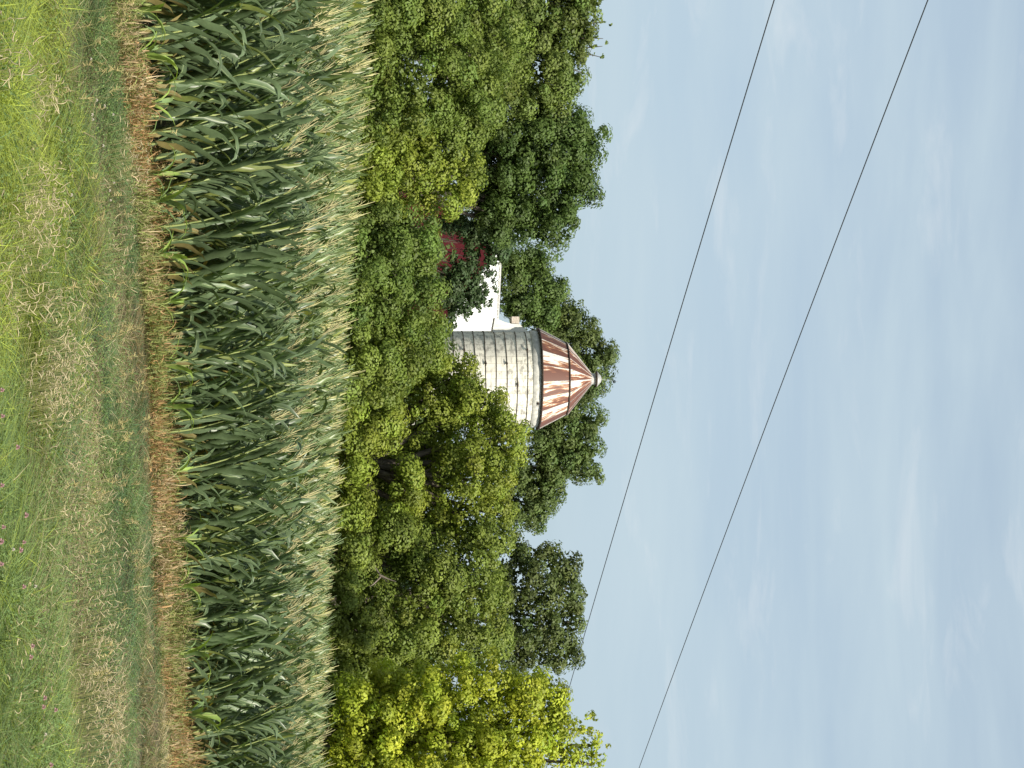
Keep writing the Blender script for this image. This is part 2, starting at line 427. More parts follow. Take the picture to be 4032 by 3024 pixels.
# unloading chute down the silo side, with its hood box
def box_obj(name, x0, x1, y0, y1, z0, z1, mat, parent, bev=0.01):
    bm = bmesh.new(); bmesh.ops.create_cube(bm, size=1.0)
    bmesh.ops.scale(bm, vec=(x1 - x0, y1 - y0, z1 - z0), verts=bm.verts)
    bmesh.ops.translate(bm, vec=((x0 + x1) / 2, (y0 + y1) / 2, (z0 + z1) / 2), verts=bm.verts)
    if bev: bmesh.ops.bevel(bm, geom=bm.edges[:], offset=bev, segments=1, affect='EDGES')
    me = bpy.data.meshes.new(name); bm.to_mesh(me); bm.free(); me.materials.append(mat)
    o = bpy.data.objects.new(name, me); COL.objects.link(o)
    if parent: o.parent = parent
    return o
def lx(U, V=2000): return P(U, V, DS).x - SX
def lz(V): return P(1492, V, DS).z
zh0, zh1 = lz(2010), lz(2041)
# sloped chute profile, side view in x-z, extruded in y
prof = [(lx(1310), lz(1935)), (lx(1252), lz(1945)), (lx(1270), lz(1985)), (lx(1276), lz(2010)), (lx(1278), lz(2044)), (lx(1294), lz(2058)), (lx(1310), lz(2085))]
bm = bmesh.new()
f = [bm.verts.new((x, -0.5, z)) for x, z in prof]; b = [bm.verts.new((x, 0.5, z)) for x, z in prof]
bm.faces.new(f); bm.faces.new(b[::-1])
for a in range(len(prof)):
    bm.faces.new((f[a], f[(a + 1) % len(prof)], b[(a + 1) % len(prof)], b[a]))
bmesh.ops.recalc_face_normals(bm, faces=bm.faces)
me = bpy.data.meshes.new('chute'); bm.to_mesh(me); bm.free(); me.materials.append(M_whitewood)
ch = bpy.data.objects.new('chute', me); COL.objects.link(ch); ch.parent = silo
box_obj('hood', lx(1247), lx(1277), -0.45, 0.35, zh0, zh1, M_hood, silo, 0.015)

# ------------------------------------------------------------------ red barn with white roof, behind the silo
DB = 97.0
barn = empty('red_barn', (P(1150, 1500, DB).x, DB, 0), 'red barn with a bright white metal roof, half hidden behind trees beside the silo', 'barn')
def bl(U, V, D):
    p = P(U, V, D); return Vector((p.x - barn.location.x, p.y - barn.location.y, p.z))
# the ridge runs to the right and away; the gable end looks at us from the left
rA = bl(985, 1968, 101.0); rB = bl(1440, 1948, 103.0)
eA = bl(1310, 1722, 94.0); eB = bl(1560, 1705, 96.0)      # eave of the near slope
eC = rA + (rA - eA); eC.z = eA.z                              # far eave corner of the gable
eD = rB + (rB - eB); eD.z = eB.z
def slab(name, pts, th, mat, parent):
    n = (pts[1] - pts[0]).cross(pts[-1] - pts[0]).normalized()
    bm = bmesh.new()
    a = [bm.verts.new(p) for p in pts]; b = [bm.verts.new(p - n * th) for p in pts]
    bm.faces.new(a); bm.faces.new(b[::-1])
    for k in range(len(pts)):
        bm.faces.new((a[k], b[k], b[(k + 1) % len(pts)], a[(k + 1) % len(pts)]))
    bmesh.ops.recalc_face_normals(bm, faces=bm.faces)
    me = bpy.data.meshes.new(name); bm.to_mesh(me); bm.free(); me.materials.append(mat)
    o = bpy.data.objects.new(name, me); COL.objects.link(o); o.parent = parent
    return o
roof = slab('roof', [eA, eB, rB, rA], 0.10, M_white, barn)
slab('roof', [rA + Vector((0, 0.0, -0.01)), rB + Vector((0, 0, -0.01)), eD, eC], 0.10, M_white, barn)
for k in range(1, 16):                                         # standing seams
    t = k / 16
    g = Geo(); a = eA.lerp(eB, t) + Vector((0, -.02, .03)); b = rA.lerp(rB, t) + Vector((0, -.02, .03)); g.tube([a, b], 0.022, (1, 1, 1), 4)
    V, Q, C = g.arr(); mesh_obj('seam', V, Q, M_white, roof)
g = Geo(); g.tube([rA + Vector((0, 0, .05)), rB + Vector((0, 0, .05))], 0.07, (1, 1, 1), 6)
V, Q, C = g.arr(); mesh_obj('ridge_cap', V, Q, M_cap, roof)
def wallpoly(name, pts, mat):
    return slab(name, pts, 0.15, mat, barn)
ins = 0.25
gA = eA.lerp(rA, 0.06) + (eB - eA).normalized() * ins - Vector((0, 0, 0.2)); gC = eC.lerp(rA, 0.06) + (eB - eA).normalized() * ins - Vector((0, 0, 0.2))
gT = rA + (rB - rA).normalized() * ins - Vector((0, 0, 0.2))
wallpoly('gable_wall', [Vector((gA.x, gA.y, 0)), gA, gT, gC, Vector((gC.x, gC.y, 0))], M_red)
hA = eB - (eB - eA).normalized() * ins - Vector((0, 0, 0.2)); 
wallpoly('side_wall', [Vector((gA.x, gA.y, 0)), Vector((hA.x, hA.y, 0)), hA, gA], M_red)

# low white shed glimpsed through the trees
shed = empty('white_shed', (P(1940, 1400, 74).x, 74, 0), 'small white shed showing as bright specks through the dark gap in the trees', 'shed')
box_obj('wall', -1.3, 1.3, -1.0, 1.0, 0.0, 3.2, M_whitewood, shed)
slab('roof', [Vector((-1.5, -1.2, 3.15)), Vector((1.5, -1.2, 3.15)), Vector((1.5, 0, 4.1)), Vector((-1.5, 0, 4.1))], 0.06, M_white, shed)
slab('roof', [Vector((1.5, 1.2, 3.15)), Vector((-1.5, 1.2, 3.15)), Vector((-1.5, 0.003, 4.1)), Vector((1.5, 0.003, 4.1))], 0.06, M_white, shed)

# ------------------------------------------------------------------ power lines
def wire(pxs, h, label):
    """fit one level cable with slight sag to where it crosses the sky"""
    pts = []
    for U, V in pxs:
        e = (V - 1300.0)
        d = P(U, V, 1.0) - CAM
        D = h / d.z
        pts.append(CAM + d * D)
    pts = np.array(pts)
    # straight plan line
    A = np.polyfit(pts[:, 0], pts[:, 1], 1)
    Zc = np.polyfit(pts[:, 0], pts[:, 2], 2) if len(pts) > 3 else np.polyfit(pts[:, 0], pts[:, 2], 1)
    x = np.linspace(-32, 60, 120)
    y = np.polyval(A, x); z = CAM.z + h + 0.00045 * (x - 8) ** 2
    g = Geo(); g.tube(np.stack([x, y, z], -1), 0.0125, (1, 1, 1), 6)
    V, Q, C = g.arr()
    o = mesh_obj('power_line', V, Q, M_cable, smooth=True)
    tag(o, label, 'power line', 'overhead power lines crossing the sky')
    return pts
wa = wire([(0, 3037), (1500, 2585), (2000, 2438), (2424, 2324), (2730, 2240)], 8.5, 'lower thin dark power line, passing behind the yellow green tree')
wb = wire([(0, 3645), (1500, 3063), (3024, 2518)], 11.55, 'upper thin dark power line, crossing only open sky')
print('wire pts', wa.round(1).tolist(), wb.round(1).tolist())

# ------------------------------------------------------------------ trees
def leaves(centers, normals, size, tint, aspect=0.6):
    n = len(centers)
    nr = normals / (np.linalg.norm(normals, axis=1)[:, None] + 1e-9)
    r = rng.normal(size=(n, 3)); r[:, 2] -= 0.5
    a = np.cross(nr, r); a /= np.linalg.norm(a, axis=1)[:, None] + 1e-9
    b = np.cross(nr, a)
    s = size[:, None]
    tip = a * s * 0.5; sd = b * s * aspect * 0.5; cup = nr * s * 0.12
    V = np.stack([centers - tip, centers - sd + cup + tip * .1, centers + tip, centers + sd + cup + tip * .1], 1).reshape(-1, 3)
    Q = np.arange(4 * n).reshape(-1, 4)
    return V, Q

def crown(lobes, D, hue, leaf=0.092, clump=0.33, dens=1.0, per=60, fill=1.0, clumpvar=0.16, feather=0.0, wave=1.7):
    """lobes: (U, V, rU, rV, depth offset) in photo pixels at distance D; every lobe is a shell of leaf clumps"""
    Vs = []; Qs = []; Cs = []; n0 = 0
    hue = np.array(hue)
    els = []
    for (U, V_, rU, rV, dd) in lobes:
        d = D + dd
        c = P(U, V_, d); k = d / F
        els.append((np.array(c), np.array([rU * k, 0.5 * (rU + rV) * k * 0.9, rV * k])))
    for (c, r) in els:
        area = 4 * math.pi * ((r[0] * r[2]) ** 1.6 / 3 + (r[0] * r[1]) ** 1.6 / 3 + (r[1] * r[2]) ** 1.6 / 3) ** (1 / 1.6)
        small = r.max() < 30 * D / F
        n = int(area / (clump * clump * 2.3) * dens) + (1 if small else 6)
        u = rng.normal(size=(n, 3)); u /= np.linalg.norm(u, axis=1)[:, None]
        keep = (u[:, 1] < 0.25) | (rng.random(n) < 0.35)
        u = u[keep]; n = len(u)
        # break up the round outline
        ph = rng.random(3) * 6
        bump = 1 + 0.10 * np.sin(u[:, 0] * 5 + ph[0]) * np.sin(u[:, 2] * 6 + ph[1]) + 0.06 * np.sin(u[:, 0] * 11 + ph[2])
        rad = (1.0 - 0.36 * rng.random(n)) * bump
        spr = rng.random(n) < 0.06 + feather
        rad[spr] += 0.06 + 0.12 * rng.random(spr.sum())
        # boughs: the surface swells and sinks about every metre and a half
        wp = (c + u * r) * (2 * math.pi / wave)
        gg = np.sin(wp[:, 0] + 1.7 * np.sin(wp[:, 2] * .7) + ph[0]) * np.sin(wp[:, 1] * .9 + 1.1 * np.sin(wp[:, 0] * .6)) * .5 + np.sin(wp[:, 2] * 1.1 + 1.5 * np.sin(wp[:, 0] * .8) + ph[1]) * .5
        rad = rad + (0.30 * clump / 0.3) * gg / r.mean() * (r.max() > 1.0)
        rad = np.minimum(rad, 1.10)
        cc = c + u * r * rad[:, None]
        hol = (gg > -0.28) | (rng.random(n) < .45)
        cc = cc[hol]; u = u[hol]; n = len(cc)
        ok = np.ones(n, bool)                       # drop clumps buried inside a neighbour lobe
        for (c2, r2) in els:
            if c2 is c: continue
            q = (cc - c2) / (r2 * 0.70)
            ok &= (q ** 2).sum(1) > 1
        ok &= cc[:, 2] > 0.3
        cc = cc[ok]; u = u[ok]; n = len(cc)
        if n == 0: continue
        cs = np.minimum(clump * (0.55 + 0.85 * rng.random(n) ** 1.3), 0.75 * r.min() + 0.04)
        m = np.maximum(8, (1.5 * per * (cs / clump) ** 2)).astype(int)
        idx = np.repeat(np.arange(n), m)
        t = len(idx)
        off = rng.normal(size=(t, 3)); off /= np.linalg.norm(off, axis=1)[:, None]
        off *= (0.55 + 0.50 * rng.random(t) ** 0.8)[:, None] * cs[idx][:, None]
        off[:, 2] *= 0.75
        pos = cc[idx] + off
        nr = off / (cs[idx][:, None]) * 1.5 + u[idx] * 0.4 + np.array([0, -0.05, 0.35]) + rng.normal(size=(t, 3)) * 0.34
        sz = leaf * (0.65 + 0.7 * rng.random(t))
        ct = 1 + clumpvar * rng.normal(size=n)
        ct = np.clip(ct, 0.5, 1.7)
        warm = 1 + 0.05 * rng.normal(size=n)
        col = hue[None] * ct[idx][:, None] * (1 + 0.10 * rng.normal(size=t))[:, None]
        col[:, 0] *= warm[idx]
        V, Q = leaves(pos, nr, sz, None)
        Vs.append(V); Qs.append(Q + n0); n0 += len(V); Cs.append(col)
        # inner leaves that close the crown
        vol = r[0] * r[1] * r[2] * 4.19
        nf = int(min(11000, vol * 140) * fill)
        if nf:
            w_ = rng.normal(size=(nf, 3)); w_ /= np.linalg.norm(w_, axis=1)[:, None]
            w_ *= (0.30 + 0.36 * rng.random(nf))[:, None]
            pos = c + w_ * r; pos = pos[pos[:, 2] > 0.2]; nf = len(pos)
            V, Q = leaves(pos, rng.normal(size=(nf, 3)) + np.array([0, -.3, .6]), leaf * (1.2 + .7 * rng.random(nf)), None, 0.75)
            Vs.append(V); Qs.append(Q + n0); n0 += len(V); Cs.append(hue[None] * (0.85 + 0.2 * rng.normal(size=nf))[:, None])
    return np.concatenate(Vs), np.concatenate(Qs), np.clip(np.concatenate(Cs), 0.004, 1)

def tree(label, lobes, D, hue, U0=None, trunk_r=0.22, bark=None, name='broadleaf_tree', cat='tree', group=None, limbs_extra=(), twigs=(), **kw):
    U0 = U0 if U0 is not None else float(np.mean([l[0] for l in lobes]))
    x0 = P(U0, 1300, D).x
    t = empty(name, (x0, D, 0), label, cat, group)
    V, Q, C = crown(lobes, D, hue, **kw)
    V = V - np.array([x0, D, 0])
    mesh_obj('crown', V, Q, M_leaf, t, tint=C)
    g = Geo()
    top = max(P(l[0], l[1], D).z for l in lobes)
    n = 7
    bend = rng.normal(size=2) * 0.25
    tp = np.array([(bend[0] * (k / n) ** 1.5, bend[1] * (k / n) ** 1.5, -0.2 + (top * 0.8) * k / n) for k in range(n + 1)])
    g.tube(tp, trunk_r * (1 - 0.8 * np.arange(n + 1) / n), (1, 1, 1), 8)
    V, Q, C = g.arr(); tr = mesh_obj('trunk', V, Q, bark or M_bark, t, smooth=True)
    for l in lobes:
        if l[2] < 16: continue
        e = P(l[0], l[1], D + l[4]); e = np.array([e.x - x0, e.y - D, e.z])
        zs = max(0.8, min(e[2] * 0.55, top * 0.6)); k = int((zs + 0.2) / (top * 0.8) * n); s = tp[min(k, n)]
        g = Geo(); mid = (s + e) / 2 + np.array([0, 0, -0.25]) + rng.normal(size=3) * 0.15
        g.tube([s, (s * .6 + mid * .4), mid, e], [trunk_r * .45, trunk_r * .36, trunk_r * .28, trunk_r * .1], (1, 1, 1), 6)
        for q in range(5):
            a = mid + (e - mid) * rng.random(); dd = rng.normal(size=3); dd[2] = abs(dd[2]); dd /= np.linalg.norm(dd)
            L_ = 0.5 * l[2] * D / F * (0.5 + rng.random())
            g.tube([a, a + dd * L_ * .5 + np.array([0, 0, .05]), a + dd * L_], [trunk_r * .16, trunk_r * .1, trunk_r * .04], (1, 1, 1), 4)
        V, Q, C = g.arr(); mesh_obj('limb', V, Q, bark or M_bark, t, smooth=True)
    for pts in limbs_extra:
        w_ = [P(*p) for p in pts]; g = Geo()
        g.tube([(p.x - x0, p.y - D, p.z) for p in w_], np.linspace(0.030, 0.010, len(w_)), (1, 1, 1), 6)
        V, Q, C = g.arr(); mesh_obj('limb', V, Q, M_bark_pale, t, smooth=True)
    for pts in twigs:
        w_ = [P(*p) for p in pts]; g = Geo()
        g.tube([(p.x - x0, p.y - D, p.z) for p in w_][:-1], np.linspace(0.035, 0.012, len(w_) - 1) * D / 84, (1, 1, 1), 5)
        V, Q, C = g.arr(); mesh_obj('limb', V, Q, M_bark, t, smooth=True)
    return t

G_MID = (0.128, 0.172, 0.038)
G_BRI = (0.185, 0.225, 0.038)
G_DEEP = (0.078, 0.122, 0.034)
G_DARK = (0.090, 0.116, 0.038)
G_YEL = (0.290, 0.325, 0.036)
G_OLIVE = (0.098, 0.130, 0.044)

# trees of the front row, just beyond the corn
tree('wide bushy green tree of rounded clumps at the row end farthest from the silo', [
    (60, 1880, 210, 190, 0), (330, 1800, 220, 210, -1.0), (90, 1600, 230, 230, -1.5), (360, 1560, 200, 230, -1.8), (-140, 1700, 220, 350, 0),
    (250, 1980, 140, 90, 1.2), (520, 1800, 130, 150, -.5), (140, 1400, 260, 190, -2.5), (400, 1390, 220, 170, -2.3)], 58.0, G_MID, U0=200, per=105)
tree('bright topped green tree between the wide bushy tree and the dense bush by the barn', [
    (690, 1770, 160, 150, -.5), (590, 1590, 170, 190, -.8), (750, 1580, 130, 160, -.5), (620, 1400, 170, 180, -1.5), (800, 1440, 110, 140, -.8)], 58.0, G_BRI, U0=660, per=105)
tree('dense deep green bush tree standing in front of the red barn', [
    (980, 1570, 150, 160, 0), (1130, 1655, 120, 120, .4), (1010, 1450, 180, 190, -.8), (1180, 1530, 140, 160, 0), (880, 1560, 90, 150, .3), (1190, 1400, 140, 150, -.6)], 57.0, (0.110, 0.156, 0.036), U0=1060, per=105)
tree('light green tree whose leaves cover the foot of the silo wall', [
    (1330, 1560, 150, 165, 0), (1440, 1520, 140, 170, -.8), (1330, 1400, 170, 170, -1.2), (1500, 1390, 160, 150, -1.0), (1400, 1660, 70, 90, 1.5), (1275, 1715, 55, 50, 1.0)], 58.0, (0.135, 0.175, 0.036), U0=1400, per=105)
tree('largest bright green tree, its leafy top reaching the silo eave', [
    (1740, 1985, 140, 145, 0), (1600, 1870, 130, 130, .2), (1480, 1790, 95, 105, .8), (1890, 1850, 150, 160, -.6), (1720, 1720, 150, 140, .6), (1570, 1660, 120, 110, .6),
    (2040, 1840, 130, 130, -.3), (2030, 1960, 70, 60, .2), (1960, 1960, 70, 60, .4), (1660, 1500, 110, 120, -.8), (1900, 1610, 95, 90, -.8), (2020, 1660, 110, 110, .2), (1740, 1390, 150, 120, -1.5), (2050, 1480, 130, 110, -1.0), (1560, 1420, 130, 130, -.3), (1850, 1500, 120, 90, 1.2), (1540, 1760, 100, 100, 1.6), (1600, 1800, 90, 90, 1.8), (1480, 1690, 70, 70, 1.2), (1780, 1560, 120, 120, 2.0), (1960, 1540, 60, 120, 1.5), (1900, 1420, 90, 90, 1.0), (1860, 1720, 120, 120, 1.5), (2060, 1740, 90, 90, .5),
    (2010, 1370, 150, 110, -1.4)], 60.0, G_BRI, U0=1830, trunk_r=0.3, per=105)
tree('broad green tree with pale forked branches low in its shade', [
    (2110, 1540, 80, 100, -.4), (2120, 1960, 80, 60, .5), (2350, 1950, 120, 60, .8), (2520, 1960, 90, 50, .8), (2150, 1400, 90, 70, -1.2), (2420, 1360, 110, 100, -1.2), (2200, 1850, 140, 130, 0), (2370, 1860, 140, 130, -.4), (2280, 1700, 150, 140, -.4), (2480, 1760, 150, 160, -.2), (2150, 1640, 110, 120, .4), (2430, 1580, 160, 150, -.8),
    (2590, 1620, 120, 160, 0), (2330, 1390, 150, 130, -.6), (2500, 1420, 170, 160, -1.2), (2210, 1560, 60, 70, .8), (2640, 1420, 130, 150, -.6), (2540, 1880, 90, 80, .5)], 59.0, (0.140, 0.178, 0.037), U0=2190, trunk_r=0.13,
    limbs_extra=[((2140, 1340, 58.6), (2195, 1400, 58.3), (2240, 1440, 58.0)), ((2195, 1400, 58.3), (2230, 1412, 58.0), (2245, 1425, 57.9)),
                 ((2225, 1470, 58.0), (2270, 1500, 57.8), (2295, 1530, 57.6)), ((2270, 1500, 57.8), (2300, 1470, 57.7), (2310, 1455, 57.6)), ((2262, 1493, 57.8), (2280, 1530, 57.8), (2290, 1560, 57.7))], per=105)
tree('tall yellow green tree with a spiky leader at its top, past the broad tree', [
    (2800, 2080, 160, 140, 0), (2700, 1900, 150, 150, 0), (2950, 1960, 190, 200, -.5), (2780, 1720, 170, 180, -.6), (2990, 1700, 200, 220, -.8), (2820, 1500, 160, 190, -.6), (3010, 1450, 180, 200, -.8),
    (2890, 2190, 95, 80, 0), (2960, 2250, 60, 80, 0), (2845, 2270, 16, 40, 0), (2822, 2320, 12, 34, 0), (2870, 2300, 18, 46, 0), (2895, 2350, 13, 40, 0), (2912, 2390, 9, 26, 0), (2935, 2330, 20, 50, 0), (2945, 2385, 10, 28, 0), (2975, 2350, 15, 44, 0), (2992, 2395, 9, 22, 0), (3010, 2340, 18, 40, 0), (3020, 2400, 8, 20, 0), (2800, 2225, 14, 26, 0), (3150, 2000, 120, 260, 0), (2720, 2120, 70, 80, .3), (2690, 1560, 80, 190, .2)],
    52.0, G_YEL, U0=2900, trunk_r=0.25, twigs=[((2890, 2200, 52), (2890, 2300, 52), (2912, 2392, 52)), ((2850, 2200, 52), (2845, 2270, 52), (2822, 2330, 52)), ((2950, 2230, 52), (2940, 2330, 52), (2946, 2392, 52)), ((2965, 2250, 52), (2978, 2340, 52), (2993, 2398, 52)), ((2985, 2240, 52), (3012, 2330, 52), (3021, 2402, 52))], leaf=0.094, clump=0.30, dens=1.25, per=80, clumpvar=0.2, wave=1.3, feather=0.05)
# dark shrubs behind the front row
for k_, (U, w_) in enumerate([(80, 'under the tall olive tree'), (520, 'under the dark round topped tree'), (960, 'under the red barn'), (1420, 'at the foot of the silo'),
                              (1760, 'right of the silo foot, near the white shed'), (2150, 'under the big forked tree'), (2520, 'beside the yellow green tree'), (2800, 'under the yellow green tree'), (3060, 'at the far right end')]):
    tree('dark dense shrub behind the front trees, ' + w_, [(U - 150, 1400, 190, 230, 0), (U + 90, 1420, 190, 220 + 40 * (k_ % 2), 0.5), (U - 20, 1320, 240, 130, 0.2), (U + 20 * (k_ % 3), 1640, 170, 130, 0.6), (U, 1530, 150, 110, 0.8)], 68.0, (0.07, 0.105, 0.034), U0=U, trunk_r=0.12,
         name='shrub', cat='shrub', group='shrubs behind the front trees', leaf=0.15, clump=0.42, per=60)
# trees behind
tree('tall olive green tree behind the wide bushy tree, thin leafy sprigs at its top', [
    (400, 2170, 75, 75, 1), (330, 2240, 70, 70, 1), (-20, 2290, 130, 130, 0), (120, 2220, 130, 120, 0), (260, 2190, 120, 110, 0), (100, 2080, 180, 130, 0), (330, 2050, 130, 130, 0), (400, 1900, 120, 160, 1), (-100, 2100, 160, 160, 0), (200, 1900, 260, 200, 2), (90, 2350, 12, 22, 0), (85, 2378, 10, 18, 0), (98, 2398, 14, 8, 0), (150, 2340, 10, 26, 0), (152, 2375, 9, 18, 0), (140, 2395, 12, 8, 0), (185, 2340, 10, 26, 0), (182, 2372, 9, 16, 0), (172, 2392, 12, 8, 0), (215, 2330, 10, 30, 0), (226, 2370, 9, 22, 0), (228, 2396, 10, 10, 0), (290, 2300, 9, 22, 0), (305, 2325, 12, 10, 0), (130, 2320, 60, 30, 0), (230, 2290, 60, 30, 0)], 84.0, (0.115, 0.152, 0.040), U0=150, trunk_r=0.35, leaf=0.135, clump=0.42, per=85, wave=2.2,
    twigs=[((95, 2290, 84), (90, 2350, 84), (85, 2378, 84), (98, 2398, 84)), ((150, 2280, 84), (150, 2340, 84), (152, 2375, 84), (140, 2395, 84)), ((190, 2280, 84), (185, 2340, 84), (182, 2372, 84), (170, 2393, 84)),
           ((215, 2270, 84), (216, 2330, 84), (226, 2370, 84), (228, 2396, 84)), ((270, 2250, 84), (290, 2300, 84), (306, 2326, 84))])
tree('big dark green round topped tree rising between the olive tree and the barn', [
    (540, 2250, 125, 145, 0), (690, 2240, 130, 150, 0), (830, 2190, 115, 130, 0), (480, 2110, 110, 130, 0), (640, 2060, 170, 160, -.5), (820, 2030, 140, 140, 0), (900, 2110, 80, 90, 0), (560, 1900, 150, 150, .8), (760, 1910, 130, 130, 1), (890, 1960, 80, 80, 0)], 86.0, G_DEEP, U0=680, trunk_r=0.42, leaf=0.135, clump=0.42, per=85, wave=2.2)
tree('dark tree overhanging the red barn gable', [
    (890, 1830, 42, 90, 0), (965, 1875, 50, 40, 0), (1015, 1860, 45, 26, 0.3), (960, 1960, 80, 70, 0), (1110, 1830, 55, 55, 0), (1180, 1830, 60, 40, 0), (880, 1930, 70, 70, 0), (1130, 1760, 90, 50, 0), (1120, 1880, 35, 30, 0), (1185, 1885, 38, 28, 0), (1080, 1925, 30, 25, 0), (1100, 1950, 25, 12, 0), (1215, 1800, 25, 30, 0), (1000, 1795, 30, 22, 0), (1040, 1815, 30, 22, 0), (1062, 1860, 34, 28, 0), (985, 1835, 20, 16, 0), (960, 1835, 26, 18, 0), (1260, 1775, 35, 25, 0), (1140, 1945, 28, 12, 0), (1200, 1930, 22, 12, 0), (1160, 1850, 40, 30, 0), (1235, 1850, 25, 22, 0), (1040, 1930, 40, 25, 0), (1160, 1920, 30, 15, 0)], 88.0, (0.052, 0.085, 0.036), U0=930, trunk_r=0.10, leaf=0.14, clump=0.30, dens=1.5, per=40, fill=0.5)
tree('mid height green tree rising behind the white barn roof', [
    (1050, 2100, 110, 95, 0), (1150, 2150, 95, 80, 0), (1200, 2040, 90, 90, 0), (1060, 2030, 90, 60, 0), (1240, 2130, 80, 90, 0)], 112.0, (0.088, 0.132, 0.038), U0=1120, trunk_r=0.35, leaf=0.155, clump=0.45, per=70, wave=2.2)
tree('tall thin crowned tree standing behind the silo roof', [
    (1250, 2230, 85, 110, 0), (1330, 2300, 75, 100, 0), (1400, 2370, 75, 75, 0), (1330, 2180, 110, 100, 0), (1440, 2280, 85, 100, 0), (1510, 2340, 55, 55, 0), (1560, 2290, 60, 60, 0), (1420, 2150, 120, 120, 1)], 114.0, G_OLIVE, U0=1380, trunk_r=0.38, leaf=0.15, clump=0.42, dens=0.85, per=60, wave=2.2, fill=0.6, feather=0.06)
tree('spreading green tree beside the silo roof, thinning toward the open sky', [
    (1680, 2290, 90, 95, 0), (1790, 2280, 100, 95, 0), (1760, 2170, 130, 110, 0), (1860, 2170, 95, 110, 0), (1870, 2330, 35, 40, 0), (1930, 2130, 75, 100, 0), (1990, 2100, 65, 80, 0), (2050, 2100, 45, 50, 0), (1880, 2060, 110, 80, 0), (2010, 2010, 90, 50, 0), (1640, 2180, 90, 110, 0)], 108.0, (0.096, 0.134, 0.042), U0=1790, trunk_r=0.4, leaf=0.15, clump=0.42, dens=0.95, per=60, wave=2.2, fill=0.7, feather=0.05)
tree('dark round tree standing alone against the sky, under the lower power line', [
    (2200, 2110, 80, 80, 0), (2220, 2210, 75, 75, 0), (2330, 2230, 85, 80, 0), (2330, 2100, 110, 100, -.5), (2450, 2240, 80, 78, 0), (2470, 2120, 110, 110, -.3), (2560, 2210, 75, 75, 0), (2590, 2110, 65, 80, 0), (2150, 2040, 50, 40, 0), (2450, 2010, 150, 80, 0), (2270, 2000, 130, 70, 0), (2570, 2020, 80, 70, 0)], 64.5, G_DARK, U0=2380, trunk_r=0.22, leaf=0.105, clump=0.27, dens=0.85, per=60, fill=0.8, feather=0.05)

